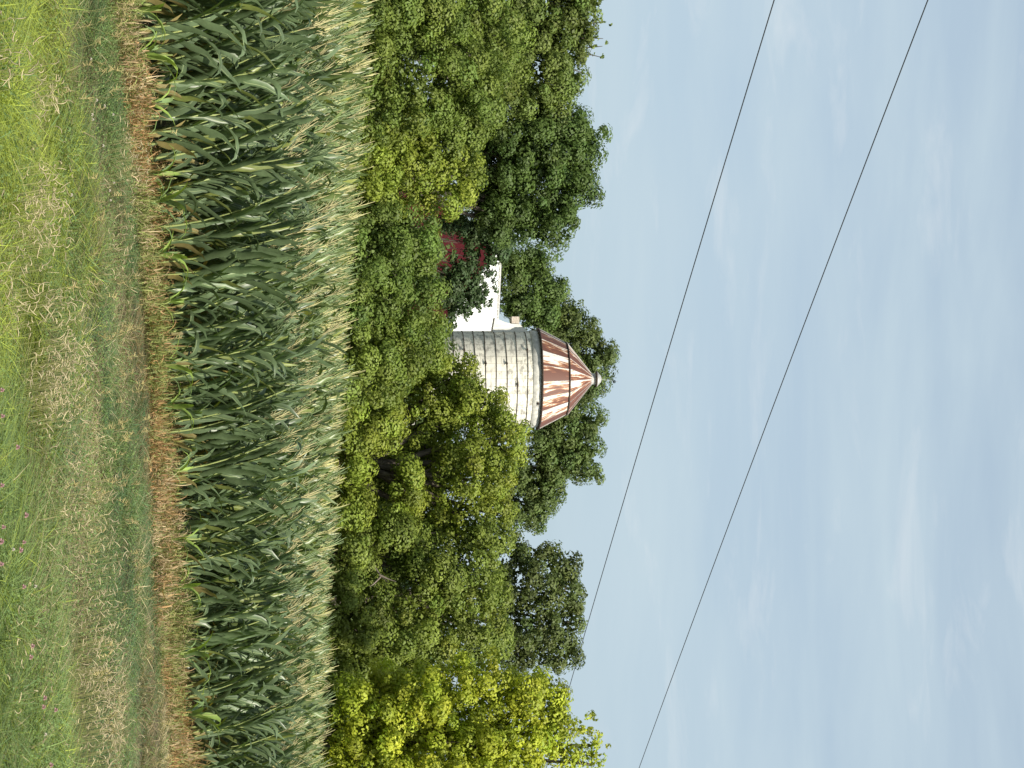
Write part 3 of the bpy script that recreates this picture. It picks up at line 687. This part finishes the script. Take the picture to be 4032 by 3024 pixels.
# ------------------------------------------------------------------ corn
CG = np.array([0.108, 0.155, 0.076])
def make_corn(seed, lod=0, h=2.3):
    r = np.random.default_rng(seed)
    lean = -0.10 - 0.20 * r.random()
    leany = 0.06 * r.normal()
    n = 9
    t = np.linspace(0, 1, n)
    hs = h - 0.38
    P0 = np.stack([lean * hs * t ** 1.7, leany * hs * t ** 1.6, hs * t], -1)
    stalk = Geo(); leavesg = Geo(); tas = Geo()
    sc = np.array([[0.32, 0.38, 0.14]]) * (0.85 + 0.3 * r.random())
    stalk.tube(P0, 0.0165 * (1 - 0.5 * t), sc, 6 if lod == 0 else 4)
    at = lambda s: np.array([np.interp(s, t, P0[:, k]) for k in range(3)])
    if lod == 0:
        for s in np.arange(0.12, 1.0, 0.085):
            p = at(s); stalk.tube([p - [0, 0, .008], p + [0, 0, .008]], 0.0185 * (1 - .5 * s), (0.34, 0.36, 0.12), 6)
    phi0 = r.random() * 6.28
    nl = 15 if lod == 0 else (12 if lod == 1 else 8)
    smin = 0.08 if lod < 2 else 0.55
    for k in range(nl):
        s = smin + (0.97 - smin) * k / (nl - 1)
        base = at(s)
        phi = phi0 + math.pi * k + 0.45 * r.normal()
        # wind pushes the blades over
        d = np.array([math.cos(phi) - 0.45, math.sin(phi) * 0.9, 0]); d /= np.linalg.norm(d)
        Ln = (0.62 + 0.25 * math.sin(math.pi * min(s * 1.05, 1))) * (1 - 0.25 * max(0, (s - .68) / .3)) * (0.8 + 0.35 * r.random())
        m = 8 if lod == 0 else 5
        a0 = R(5 + 13 * r.random()) ; bend = R(8 + 36 * r.random() + (80 if r.random() < .14 else 0)) * (1.15 if s < .6 else 0.85)
        u = np.linspace(0, 1, m)
        ang = a0 + bend * u ** (1.5 + 1.6 * r.random())
        step = Ln / (m - 1)
        pts = [base]
        for q in range(1, m):
            a = ang[q]
            pts.append(pts[-1] + step * (d * math.sin(a) + np.array([0, 0, math.cos(a)])))
        pts = np.array(pts)
        tw = 1.2 * r.normal() * u + 0.3 * r.normal()
        side0 = np.array([-d[1], d[0], 0])
        nrm = np.stack([-(d[0]) * np.cos(ang), -(d[1]) * np.cos(ang), np.sin(ang)], -1)
        side = side0[None] * np.cos(tw)[:, None] + nrm * np.sin(tw)[:, None]
        wd = (0.037 + 0.014 * r.random()) * np.minimum(1, (u + .12) * 3.2) * (1 - u ** 2.6) ** 0.8 + 0.002
        wob = pts + side * (0.012 * np.sin(u * 14 + r.random() * 6))[:, None]
        c = CG * (0.82 + 0.4 * r.random())
        if s < 0.2 and r.random() < 0.4: c = np.array([0.24, 0.20, 0.08])
        if r.random() < 0.12: c = c * np.array([1.5, 1.25, .7])
        if lod < 2:
            leavesg.ribbon(wob, side, wd, c, fold=0.6, nrm=nrm)
        else:
            leavesg.ribbon(wob[::1], side, wd, c)
        if lod == 0:   # pale midrib
            leavesg.ribbon(wob[:-2] + nrm[:-2] * 0.0025, side[:-2], np.full(m - 2, 0.0035), (0.30, 0.36, 0.18))
    top = P0[-1]; dirn = P0[-1] - P0[-2]; dirn /= np.linalg.norm(dirn)
    tc_ = np.array([0.60, 0.55, 0.29]) * (0.85 + 0.3 * r.random())
    if r.random() < 0.45: tc_ = np.array([0.26, 0.34, 0.16])
    lt = 0.46
    # peduncle and central spike
    cen = np.array([top + dirn * lt * q + np.array([-0.03 * q * q, 0, 0]) for q in (0, .35, .7, 1)])
    tas.tube(cen, [0.0055, 0.006, 0.0072, 0.0038], tc_, 4)
    nb = (8 if lod == 0 else 6 if lod == 1 else 3)
    for k in range(nb):
        b = top + dirn * lt * (0.12 + 0.33 * r.random())
        ph = r.random() * 6.28; sp = 0.15 + 0.45 * r.random(); l_ = 0.20 + 0.13 * r.random()
        dd = dirn + sp * np.array([math.cos(ph), math.sin(ph), 0]); dd /= np.linalg.norm(dd)
        droop = 0.5 * r.random() ** 2
        p = [b, b + dd * l_ * .5, b + dd * l_ + np.array([-.015, 0, -droop * l_])]
        tas.tube(p, [0.0034, 0.0056, 0.0036], tc_ * (0.85 + .3 * r.random()), 3)
    return leavesg.arr(), stalk.arr(), tas.arr()

def yc(x): return 23.6 + 0.75 * x - 0.17 * np.clip(-1 - x, 0, 4) ** 2
def corn_h(x, d):
    h = 1.93 - 0.030 * x                          # taller toward the left of the field
    return h * (0.83 + 0.17 * np.clip((d + 0.2) / 4.0, 0, 1))
ROWANG = math.atan(0.75); cA, sA = math.cos(ROWANG), math.sin(ROWANG)
def row_positions(row, spacing, umin, umax):
    d = row * 0.76
    out_ = []
    s = umin
    while s < umax:
        js, jd = rng.normal() * 0.03, rng.normal() * 0.05
        x = (s + js) * cA - (d + jd) * sA
        y = yc(x) + d / cA + jd
        out_.append((x, y, d)); s += spacing * (0.8 + 0.4 * rng.random())
    return out_
protos = [make_corn(100 + k) for k in range(14)]
made = {}
labels = ['front row corn plant rising from dead weeds', 'second row corn plant half hidden by the front row', 'third row corn plant seen through gaps',
          'fourth row corn plant, mostly upper leaves and tassel', 'fifth row corn plant, straw tassel over nearer ones']
WHERE = [(250, 'at the far left edge'), (600, 'below the wide bushy tree'), (900, 'below the dark round topped tree'), (1280, 'below the red barn'), (1700, 'below the silo'),
         (2080, 'below the largest bright tree'), (2600, 'below the dark lone tree'), (9999, 'below the yellow green tree')]
count = 0
rest = []
for row in range(0, 30):
    d = row * 0.76
    for (x, y, dd) in row_positions(row, 0.14 if row < 6 else 0.16, -18 if row > 8 else -13, 36 if row > 8 else 20):
        lim = 0.195 * y + 3.2
        seen = abs(x) < 0.195 * y + 0.35
        if abs(x) > lim: continue
        z = float(ground_z(x, y)); hh = float(corn_h(x, dd)) * (1 + 0.075 * rng.normal()) 
        rot = rng.normal() * 0.25
        if row < 5 and count < 300 and seen:
            k = int(rng.integers(len(protos)))
            o = bpy.data.objects.new('corn_plant', None); COL.objects.link(o)
            if k not in made:
                (lv, lq, lc), (sv, sq, sc_), (tv, tq, tc_) = protos[k]
                a = mesh_obj('leaves', lv, lq, M_corn, o, lc, True)
                b = mesh_obj('stalk', sv, sq, M_stalk, o, sc_, True)
                c = mesh_obj('tassel', tv, tq, M_tassel, o, tc_, True)
                made[k] = (a, b, c)
            else:
                for src in made[k]:
                    c = src.copy(); COL.objects.link(c); c.parent = o
            o.location = (x, y, z - 0.02); o.rotation_euler = (rng.normal() * 0.03, rng.normal() * 0.03, rot)
            s = hh / 2.3; o.scale = (0.5 + 0.5 * s, 0.5 + 0.5 * s, s)
            Up = 1512 + F * x / y
            wh = next(w for lim_, w in WHERE if Up < lim_)
            tag(o, labels[row] + ', ' + wh, 'corn plant', 'corn plants in the nearest rows')
            count += 1
        else:
            rest.append((x, y, z, hh, rot, row))
print('corn individuals', count, 'rest', len(rest))
# the rest of the field: one mass
mid = [make_corn(300 + k, 1) for k in range(8)]
far = [make_corn(400 + k, 2) for k in range(8)]
G = Geo()
for (x, y, z, hh, rot, row) in rest:
    pr = (mid if row < 11 else far)[int(rng.integers(8))]
    s = hh / 2.3; c_, s_ = math.cos(rot), math.sin(rot)
    M = np.array([[c_, s_, 0], [-s_, c_, 0], [0, 0, 1]])
    br_ = (0.85 + 0.3 * rng.random()) * np.array([1.12, 1.04, .74])
    for pi_, (v, q_, col) in enumerate(pr):
        vv = (v * np.array([.5 + .5 * s, .5 + .5 * s, s])) @ M + np.array([x, y, z])
        G.add(vv, q_, col * (br_ if pi_ == 0 else br_.mean()))
V, Q, C = G.arr()
o = mesh_obj('corn_field', V, Q, M_corn, None, C, True)
tag(o, 'mass of ripening corn behind the nearest rows', kind='stuff')

# short pale suckers on the edge of the field
sucker = Geo()
for k in range(6):
    ph = k * 1.05 + 0.3; d = np.array([math.cos(ph), math.sin(ph), 0]); u = np.linspace(0, 1, 6)
    ang = 0.3 + (1.0 + 0.5 * (k % 3)) * u ** 1.5
    pts = [np.array([0, 0, 0.05 * k])]
    for q_ in range(1, 6): pts.append(pts[-1] + 0.10 * (d * math.sin(ang[q_]) + np.array([0, 0, math.cos(ang[q_])])))
    sd = np.array([-d[1], d[0], 0]); nrm = np.stack([-(d[0]) * np.cos(ang), -(d[1]) * np.cos(ang), np.sin(ang)], -1)
    sucker.ribbon(np.array(pts), sd, 0.028 * np.minimum(1, (u + .2) * 3) * (1 - u ** 2.5) + .001, (0.24, 0.34, 0.08) if k % 2 else (0.17, 0.25, 0.10), 0.4, nrm)
sv, sq, scol = sucker.arr()
sg = Geo(); sg.tube([(0, 0, -.05), (-.01, 0, .2), (-.02, 0, .42)], [.012, .01, .006], (0.3, 0.36, 0.12), 6)
kv, kq, kcol = sg.arr()
first = None
SUCK = [(60, 0.5), (230, 0.55), (415, 0.5), (690, 0.5), (800, 0.62), (1010, 0.5), (1190, 0.45), (1440, 0.5), (1600, 0.5), (1850, 0.45), (2110, 0.55), (2300, 0.5), (2560, 0.5), (2800, 0.6)]
for i_, (U, s) in enumerate(SUCK):
    a = (U - 1512) / F
    y = 23.6 / (1 - 0.75 * a)
    for _ in range(8): y = float(yc(a * y))
    y -= 0.25 + 0.2 * rng.random(); x = a * y
    o = empty('corn_seedling', (x, y, float(ground_z(x, y))), 'short pale green corn shoot at the field edge, ' + next(w for lim_, w in WHERE if U < lim_), 'corn plant', 'short corn shoots along the field edge')
    if first is None:
        first = (mesh_obj('leaves', sv, sq, M_corn, o, scol, True), mesh_obj('stalk', kv, kq, M_stalk, o, kcol, True))
    else:
        for src in first:
            c = src.copy(); COL.objects.link(c); c.parent = o
    o.rotation_euler = (0, 0, rng.random() * 6); k = s / 0.5 * (0.85 + .3 * rng.random()); o.scale = (k, k, k)

# ------------------------------------------------------------------ verge: grass, dead weeds
def vnoise(x, y, seed, sc):
    """smooth value noise"""
    r = np.random.default_rng(seed); T = r.random((64, 64))
    u = x * sc + 100.3; v = y * sc + 57.7
    i = np.floor(u).astype(int); j = np.floor(v).astype(int); fu = u - i; fv = v - j
    fu = fu * fu * (3 - 2 * fu); fv = fv * fv * (3 - 2 * fv)
    g = lambda a, b: T[a % 64, b % 64]
    return (g(i, j) * (1 - fu) + g(i + 1, j) * fu) * (1 - fv) + (g(i, j + 1) * (1 - fu) + g(i + 1, j + 1) * fu) * fv
def fbm(x, y, seed, sc): return 0.55 * vnoise(x, y, seed, sc) + 0.3 * vnoise(x, y, seed + 1, sc * 2.1) + 0.15 * vnoise(x, y, seed + 2, sc * 4.3)

def scatter(n, ymin=10.8, ymax=31.0, wmul=0.2):
    # more blades near the camera, constant per picture area
    inv = rng.random(n) * (1 / ymin - 1 / ymax) + 1 / ymax
    y = 1 / inv
    y += rng.normal(size=n) * .05
    x = (rng.random(n) * 2 - 1) * (wmul * y + 0.3)
    return x, y

def blades(x, y, length, width, tint, lean, curl, seg=3):
    n = len(x); z = ground_z(x, y)
    u = np.linspace(0, 1, seg + 1)
    ph = rng.random(n) * 2 * math.pi
    dx = np.cos(ph) * lean - 0.25 * lean; dy = np.sin(ph) * lean
    P_ = np.zeros((n, seg + 1, 3))
    for k in range(seg + 1):
        t = u[k]
        f = t + curl * t * t
        P_[:, k, 0] = x + dx * length * f
        P_[:, k, 1] = y + dy * length * f
        P_[:, k, 2] = z - 0.01 + length * (t - curl * 0.45 * t ** 2.2)
    # face the blade partly sideways so it reads as a thin strip
    a = rng.random(n) * math.pi
    sd = np.stack([np.cos(a), np.sin(a), np.zeros(n)], -1)
    wv = width[:, None] * (1 - 0.85 * u[None, :] ** 1.5)
    Lf = P_ - sd[:, None, :] * wv[..., None]; Rt = P_ + sd[:, None, :] * wv[..., None]
    V = np.stack([Lf, Rt], 2).reshape(-1, 3)
    b = (np.arange(n) * (seg + 1) * 2)[:, None] + (np.arange(seg) * 2)[None, :]
    Q = np.stack([b, b + 1, b + 3, b + 2], -1).reshape(-1, 4)
    return V, Q, np.repeat(tint, seg, axis=0)

def pick(base, var, n): return np.array(base)[None] * (1 + var * rng.normal(size=n))[:, None]

n = 270000
x, y = scatter(n)
xo, yo = scatter(170000, 9.5, 33.0, 0.2)                  # the verge goes on past both sides of the view
xo = np.sign(xo) * (0.2 * yo + 0.3 + rng.random(len(xo)) * 3.6)
x = np.concatenate([x, xo]); y = np.concatenate([y, yo]); n = len(x)
dist = (yc(x) - y) * 0.8
keep = dist > -0.6
x, y, dist = x[keep], y[keep], dist[keep]; n = len(x)
sm = lambda v, a, b: np.clip((v - a) / (b - a), 0, 1)
f1 = fbm(x * 0.8, y * .8, 21, 0.75); f2 = fbm(x * 0.8, y * .8, 31, 1.1); f3 = fbm(x, y, 41, 2.4); f4 = fbm(x, y, 47, 4.5)
near = sm(15.3 - y + (f1 - .5) * 9 + (f3 - .5) * 3 - np.clip(x, 0, 9) * 0.2, -.9, 1.3)      # lush yellow green grass close by
edge = sm(0.9 - dist + (f2 - .5) * 3.2 + (f4 - .5) * 1.6 + np.clip(x, 0, 6) * .12, -.5, .5)     # dead weeds by the corn
pal_green = pick((0.115, 0.165, 0.050), .25, n)
pal_blue = pick((0.085, 0.145, 0.062), .25, n)
pal_lush = pick((0.275, 0.325, 0.054), .25, n)
pal_straw = pick((0.52, 0.44, 0.26), .2, n)
pal_brown = pick((0.25, 0.195, 0.110), .25, n)
pal_orange = pick((0.33, 0.21, 0.095), .3, n)
mixf = lambda a, b, f: a * (1 - f)[:, None] + b * f[:, None]
col = mixf(pal_green, pal_blue, sm(f3, .4, .6))
col *= (0.70 + 0.75 * sm(f4, .3, .7))[:, None]
r_ = rng.random(n)
brown_p = sm(f2, .52, .66) * .55 + .10
col = np.where((r_ < brown_p)[:, None], pal_brown, col)
f5 = fbm(x * .8, y * .8, 77, 1.1)
straw_p = sm(f5, .60, .70) * .5 + .04
straw_p *= 1 - .72 * near
lush = rng.random(n) < near * .85
col = np.where(lush[:, None], pal_lush * (0.62 + .7 * sm(f1, .3, .7))[:, None], col)
# to the right the near growth is a cooler, finer green
cool = lush & (x > 0.3 + 1.5 * (f2 - .5)) & (rng.random(n) < .75)
col = np.where(cool[:, None], pick((0.190, 0.265, 0.088), .25, n), col)
col = np.where((rng.random(n) < straw_p)[:, None], pal_straw, col)
ed = rng.random(n) < edge * (.3 + .4 * sm(f4, .4, .6))
col = np.where(ed[:, None], mixf(pal_brown, pal_orange, sm(f3, .38, .56)), col)
tuss = sm(f4, .35, .65)
L_ = (0.06 + 0.07 * rng.random(n)) * (0.45 + 1.2 * tuss) + 0.09 * near * rng.random(n) * (.4 + tuss)
L_ = L_ * np.where(edge > .5, .6, 1.0)
Wd = 0.0026 + 0.0026 * rng.random(n) + 0.0012 * near
V, Q, C = blades(x, y, L_ * (1 - .2 * edge), Wd * (y / 15.0) ** 0.6, col, 0.5 + 1.2 * rng.random(n) + .8 * edge, 0.5 + 1.3 * rng.random(n), 3)
isd = np.repeat(ed, 3)
def sub(name, mask, label):
    q_ = Q[mask]; u_, inv_ = np.unique(q_, return_inverse=True)
    o = mesh_obj(name, V[u_], inv_.reshape(-1, 4), M_grass, None, np.clip(C[mask], .005, 1), False)
    tag(o, label, kind='stuff')
sub('verge_grass', ~isd, 'rough green and brown grass of the verge in front of the corn')
sub('dead_weeds', isd, 'dead orange brown weeds along the foot of the corn')

# curled dead weeds along the corn edge
n = 52000
x = (rng.random(n) * 2 - 1) * 8.5
dist = -0.35 + (0.6 + 2.4 * fbm(x, x * 0, 55, 1.0) + .06 * np.clip(x, 0, 6)) * rng.random(n) ** 1.2 + (fbm(x, x * 0, 58, 2.2) - .5) * .6
y = yc(x) - dist / 0.8
k_ = np.abs(x) < 0.2 * y + 3.3
x, y, dist = x[k_], y[k_], dist[k_]; n = len(x)
seg = 6; u = np.linspace(0, 1, seg + 1)
ph = rng.random(n) * 6.28; ln = (0.10 + 0.13 * rng.random(n)) * (.5 + 1.1 * fbm(x, y, 17, 2.2)); cur = rng.normal(size=n) * 4.0; a0_ = math.pi * rng.random(n) * 1.3 - .4; hf = fbm(x, y, 23, 1.6); z = ground_z(x, y) + 0.30 * rng.random(n) * sm(hf, .3, .7)
P_ = np.zeros((n, seg + 1, 3)); P_[:, 0, 0] = x; P_[:, 0, 1] = y; P_[:, 0, 2] = z
for k in range(seg):
    a = a0_ - cur * u[k]
    P_[:, k + 1, 0] = P_[:, k, 0] + ln / seg * np.cos(a) * np.cos(ph)
    P_[:, k + 1, 1] = P_[:, k, 1] + ln / seg * np.cos(a) * np.sin(ph)
    P_[:, k + 1, 2] = P_[:, k, 2] + ln / seg * np.sin(a)
sd = np.stack([np.cos(ph + 1.57), np.sin(ph + 1.57), rng.normal(size=n) * .4], -1)
wv = (0.0032 + 0.0040 * rng.random(n))[:, None] * (1 - .6 * u[None, :])
V = np.stack([P_ - sd[:, None] * wv[..., None], P_ + sd[:, None] * wv[..., None]], 2).reshape(-1, 3)
b = (np.arange(n) * (seg + 1) * 2)[:, None] + (np.arange(seg) * 2)[None, :]
Q = np.stack([b, b + 1, b + 3, b + 2], -1).reshape(-1, 4)
fo = fbm(x, y, 91, 1.4)
c = mixf(pick((0.42, 0.33, 0.20), .3, n), pick((0.34, 0.21, 0.095), .35, n), sm(fo, .34, .5))
c = np.where((rng.random(n) < .22 + .5 * sm(fbm(x * 1.2, y * .7, 101, 1.6), .48, .62))[:, None], pick((0.21, 0.24, 0.075), .3, n), c)
o = mesh_obj('curled_weeds', V, Q, M_grass, None, np.repeat(np.clip(c, .01, 1), seg, axis=0))
tag(o, 'curled dry orange and tan weeds against the front corn row', kind='stuff')

# dry seed heads of tall grass, leaning stalks with drooping tops
G = Geo()
spots = []
for k in range(300):
    U = rng.random() * 3200 - 80; yy = 1 / (rng.random() * (1 / 13.5 - 1 / 22) + 1 / 22)
    f = float(fbm(np.array([U / 300.0]), np.array([yy]), 66, .9)[0])
    if f < .50 and U < 2000: continue
    if f < .50: continue
    spots.append(((U - 1512) / F * yy, yy))
for (xx, yy) in spots:
    if yy > yc(xx) - .6: continue
    z = float(ground_z(xx, yy)); h = 0.28 + .28 * rng.random(); dx, dy = -0.10 + .22 * rng.normal(), .2 * rng.normal()
    t_ = np.array([xx + dx * h, yy + dy * h, z + h])
    c = np.array([0.42, 0.36, 0.17]) * (0.8 + .4 * rng.random())
    G.tube([(xx, yy, z), (xx + dx * h * .4, yy + dy * h * .4, z + h * .55), t_], [.0018, .0016, .0012], c * np.array([.8, .95, .8]), 3)
    for q_ in range(9):
        s = q_ / 9; b_ = t_ + np.array([dx * .15 * s * .5, dy * .1 * s, .10 * s * (1 - .5 * s)])
        d_ = rng.normal(size=3) * .5 + np.array([-.4, 0, .2]); d_ /= np.linalg.norm(d_)
        G.tube([b_, b_ + d_ * (.03 + .02 * rng.random())], [.0032, .0015], c * 1.15, 3)
for (V_, U_, rr, m_) in [(180, 343, .16, 26), (157, 753, .15, 26), (200, 825, .2, 50), (150, 916, .13, 22), (30, 240, .2, 24), (108, 1157, .16, 26), (241, 1205, .14, 22), (260, 1386, .16, 34), (300, 1420, .2, 40),
                       (200, 1500, .22, 80), (260, 1545, .22, 40), (416, 1892, .2, 34), (300, 1934, .28, 44), (383, 2055, .3, 60), (432, 2154, .25, 36), (247, 2148, .22, 34), (370, 2327, .24, 34), (345, 2432, .26, 40),
                       (390, 2590, .45, 150), (395, 2690, .4, 100), (414, 2775, .4, 60), (420, 2926, .45, 110), (60, 1000, .3, 20), (480, 1000, .3, 30), (520, 620, .3, 40), (120, 2650, .3, 20)]:
    dd_ = P(U_, V_, 1.0) - CAM; D_ = 14.0
    for _ in range(20): D_ = (float(ground_z(dd_.x * D_, D_)) + .22 - CAM.z) / dd_.z
    for q_ in range(int(m_ * (1.6 if U_ < 1880 else .6 if U_ < 2500 else 1.1))):
        px_, py_ = dd_.x * D_ + rr * .7 * rng.normal(), D_ + rr * 1.1 * rng.normal()
        if py_ > yc(px_) - .3: continue
        zg = float(ground_z(px_, py_)); hz_ = .12 + .22 * rng.random()
        c = np.array([0.58, 0.50, 0.32]) * (0.7 + .5 * rng.random())
        G.tube([(px_ + .05, py_, zg), (px_ + .02, py_, zg + hz_ * .6), (px_, py_, zg + hz_)], [.0016, .0016, .0014], c * np.array([.75, .85, .6]), 3)
        a = rng.random() * 6.28; k_ = 1.2 * rng.normal(); b_ = np.array([px_, py_, zg + hz_]); pts = [b_]
        for w_ in range(4):
            pts.append(pts[-1] + .0105 * (1 + rng.random()) * np.array([math.cos(a + k_ * w_ * .6), .4 * math.sin(a), math.sin(a + k_ * w_ * .6) * .6 + .3]))
        G.tube(pts, [.0022, .0036, .0038, .003, .0015], c, 3)
V, Q, C = G.arr()
o = mesh_obj('seed_grass', V, Q, M_grass, None, C)
tag(o, 'straw coloured seed heads of tall grass standing in the verge', kind='stuff')

# fine fern-like clover and yarrow leaves close to the camera
n = 60000
x, y = scatter(n, 10.8, 20)
f = fbm(x, y, 61, 1.3); k_ = (f + 0.12 * (x > 0.5) > .47) & ((yc(x) - y) > 2.4)
x, y = x[k_], y[k_]; n = len(x)
z = ground_z(x, y) + 0.04 + .10 * rng.random(n)
V, Q = leaves(np.stack([x, y, z], -1), rng.normal(size=(n, 3)) * .6 + np.array([0, -.2, .8]), 0.012 + .014 * rng.random(n), None, .7)
c = mixf(pick((0.12, 0.20, 0.07), .2, n), pick((0.17, 0.23, 0.06), .2, n), rng.random(n))
o = mesh_obj('clover_patch', V, Q, M_grass, None, np.clip(c, .01, 1))
tag(o, 'small leaved clover and weeds mixed into the near grass', kind='stuff')

# ------------------------------------------------------------------ flowers
def flower(kind):
    g = Geo(); g.tube([(0, 0, 0), (-.01, 0, .12), (-.015, 0, .26)], [.002, .002, .0016], (0.14, 0.22, 0.06), 4)
    st = g.arr()
    g = Geo()
    rr = 0.016 if kind == 'pink' else 0.011
    for k in range(46):
        u = rng.normal(size=3); u /= np.linalg.norm(u); u[2] = abs(u[2]) * 1.1 - .2
        b = np.array([-.015, 0, .265]); c = (0.62, 0.40, 0.44) if kind == 'pink' else (0.72, 0.66, 0.66)
        g.tube([b + u * rr * .3, b + u * rr * 1.15], [.0016, .0030], np.array(c) * (.8 + .35 * rng.random()), 3)
    return st, g.arr()
def plant_flowers(kind, pts, name, lab, group):
    st, hd = flower(kind); first = None
    for (V_, U_) in pts:
        # height of the head above ground 0.28: solve distance
        d = P(U_, V_, 1.0) - CAM
        D = 12.0
        for _ in range(25):
            zz_ = float(ground_z(d.x * D, D)) + 0.27; D = (zz_ - CAM.z) / d.z
        xx_, yy_ = d.x * D, D
        o = empty(name, (xx_ + 0.015, yy_, float(ground_z(xx_, yy_))), lab, 'flower', group)
        if first is None:
            first = (mesh_obj('stem', *st[:2], M_grass, o, st[2]), mesh_obj('flower_head', *hd[:2], M_grass, o, hd[2]))
        else:
            for s in first:
                c = s.copy(); COL.objects.link(c); c.parent = o
        o.rotation_euler = (0, 0, rng.random() * .6); k = .6 + .35 * rng.random(); o.scale = (k, k, 1)
plant_flowers('pink', [(71, 1757), (10, 1530), (12, 1632), (10, 1905), (8, 2130), (96, 2130), (84, 2162), (8, 2215), (105, 2026), (15, 2070), (96, 2305), (130, 2540), (123, 2585), (178, 2745), (173, 2780), (221, 2792), (203, 3010)],
              'clover_flower', 'pink clover head in the lush grass nearest the camera', 'pink clover heads in the near grass')
plant_flowers('pale', [(360, 230), (383, 393), (413, 417), (365, 449), (368, 467), (447, 449), (408, 572), (450, 716), (434, 748), (284, 766), (437, 786), (181, 2890), (55, 2160), (142, 2305)],
              'small_wildflower', 'tiny whitish wildflower head standing in the darker verge grass', 'tiny whitish wildflowers in the verge')
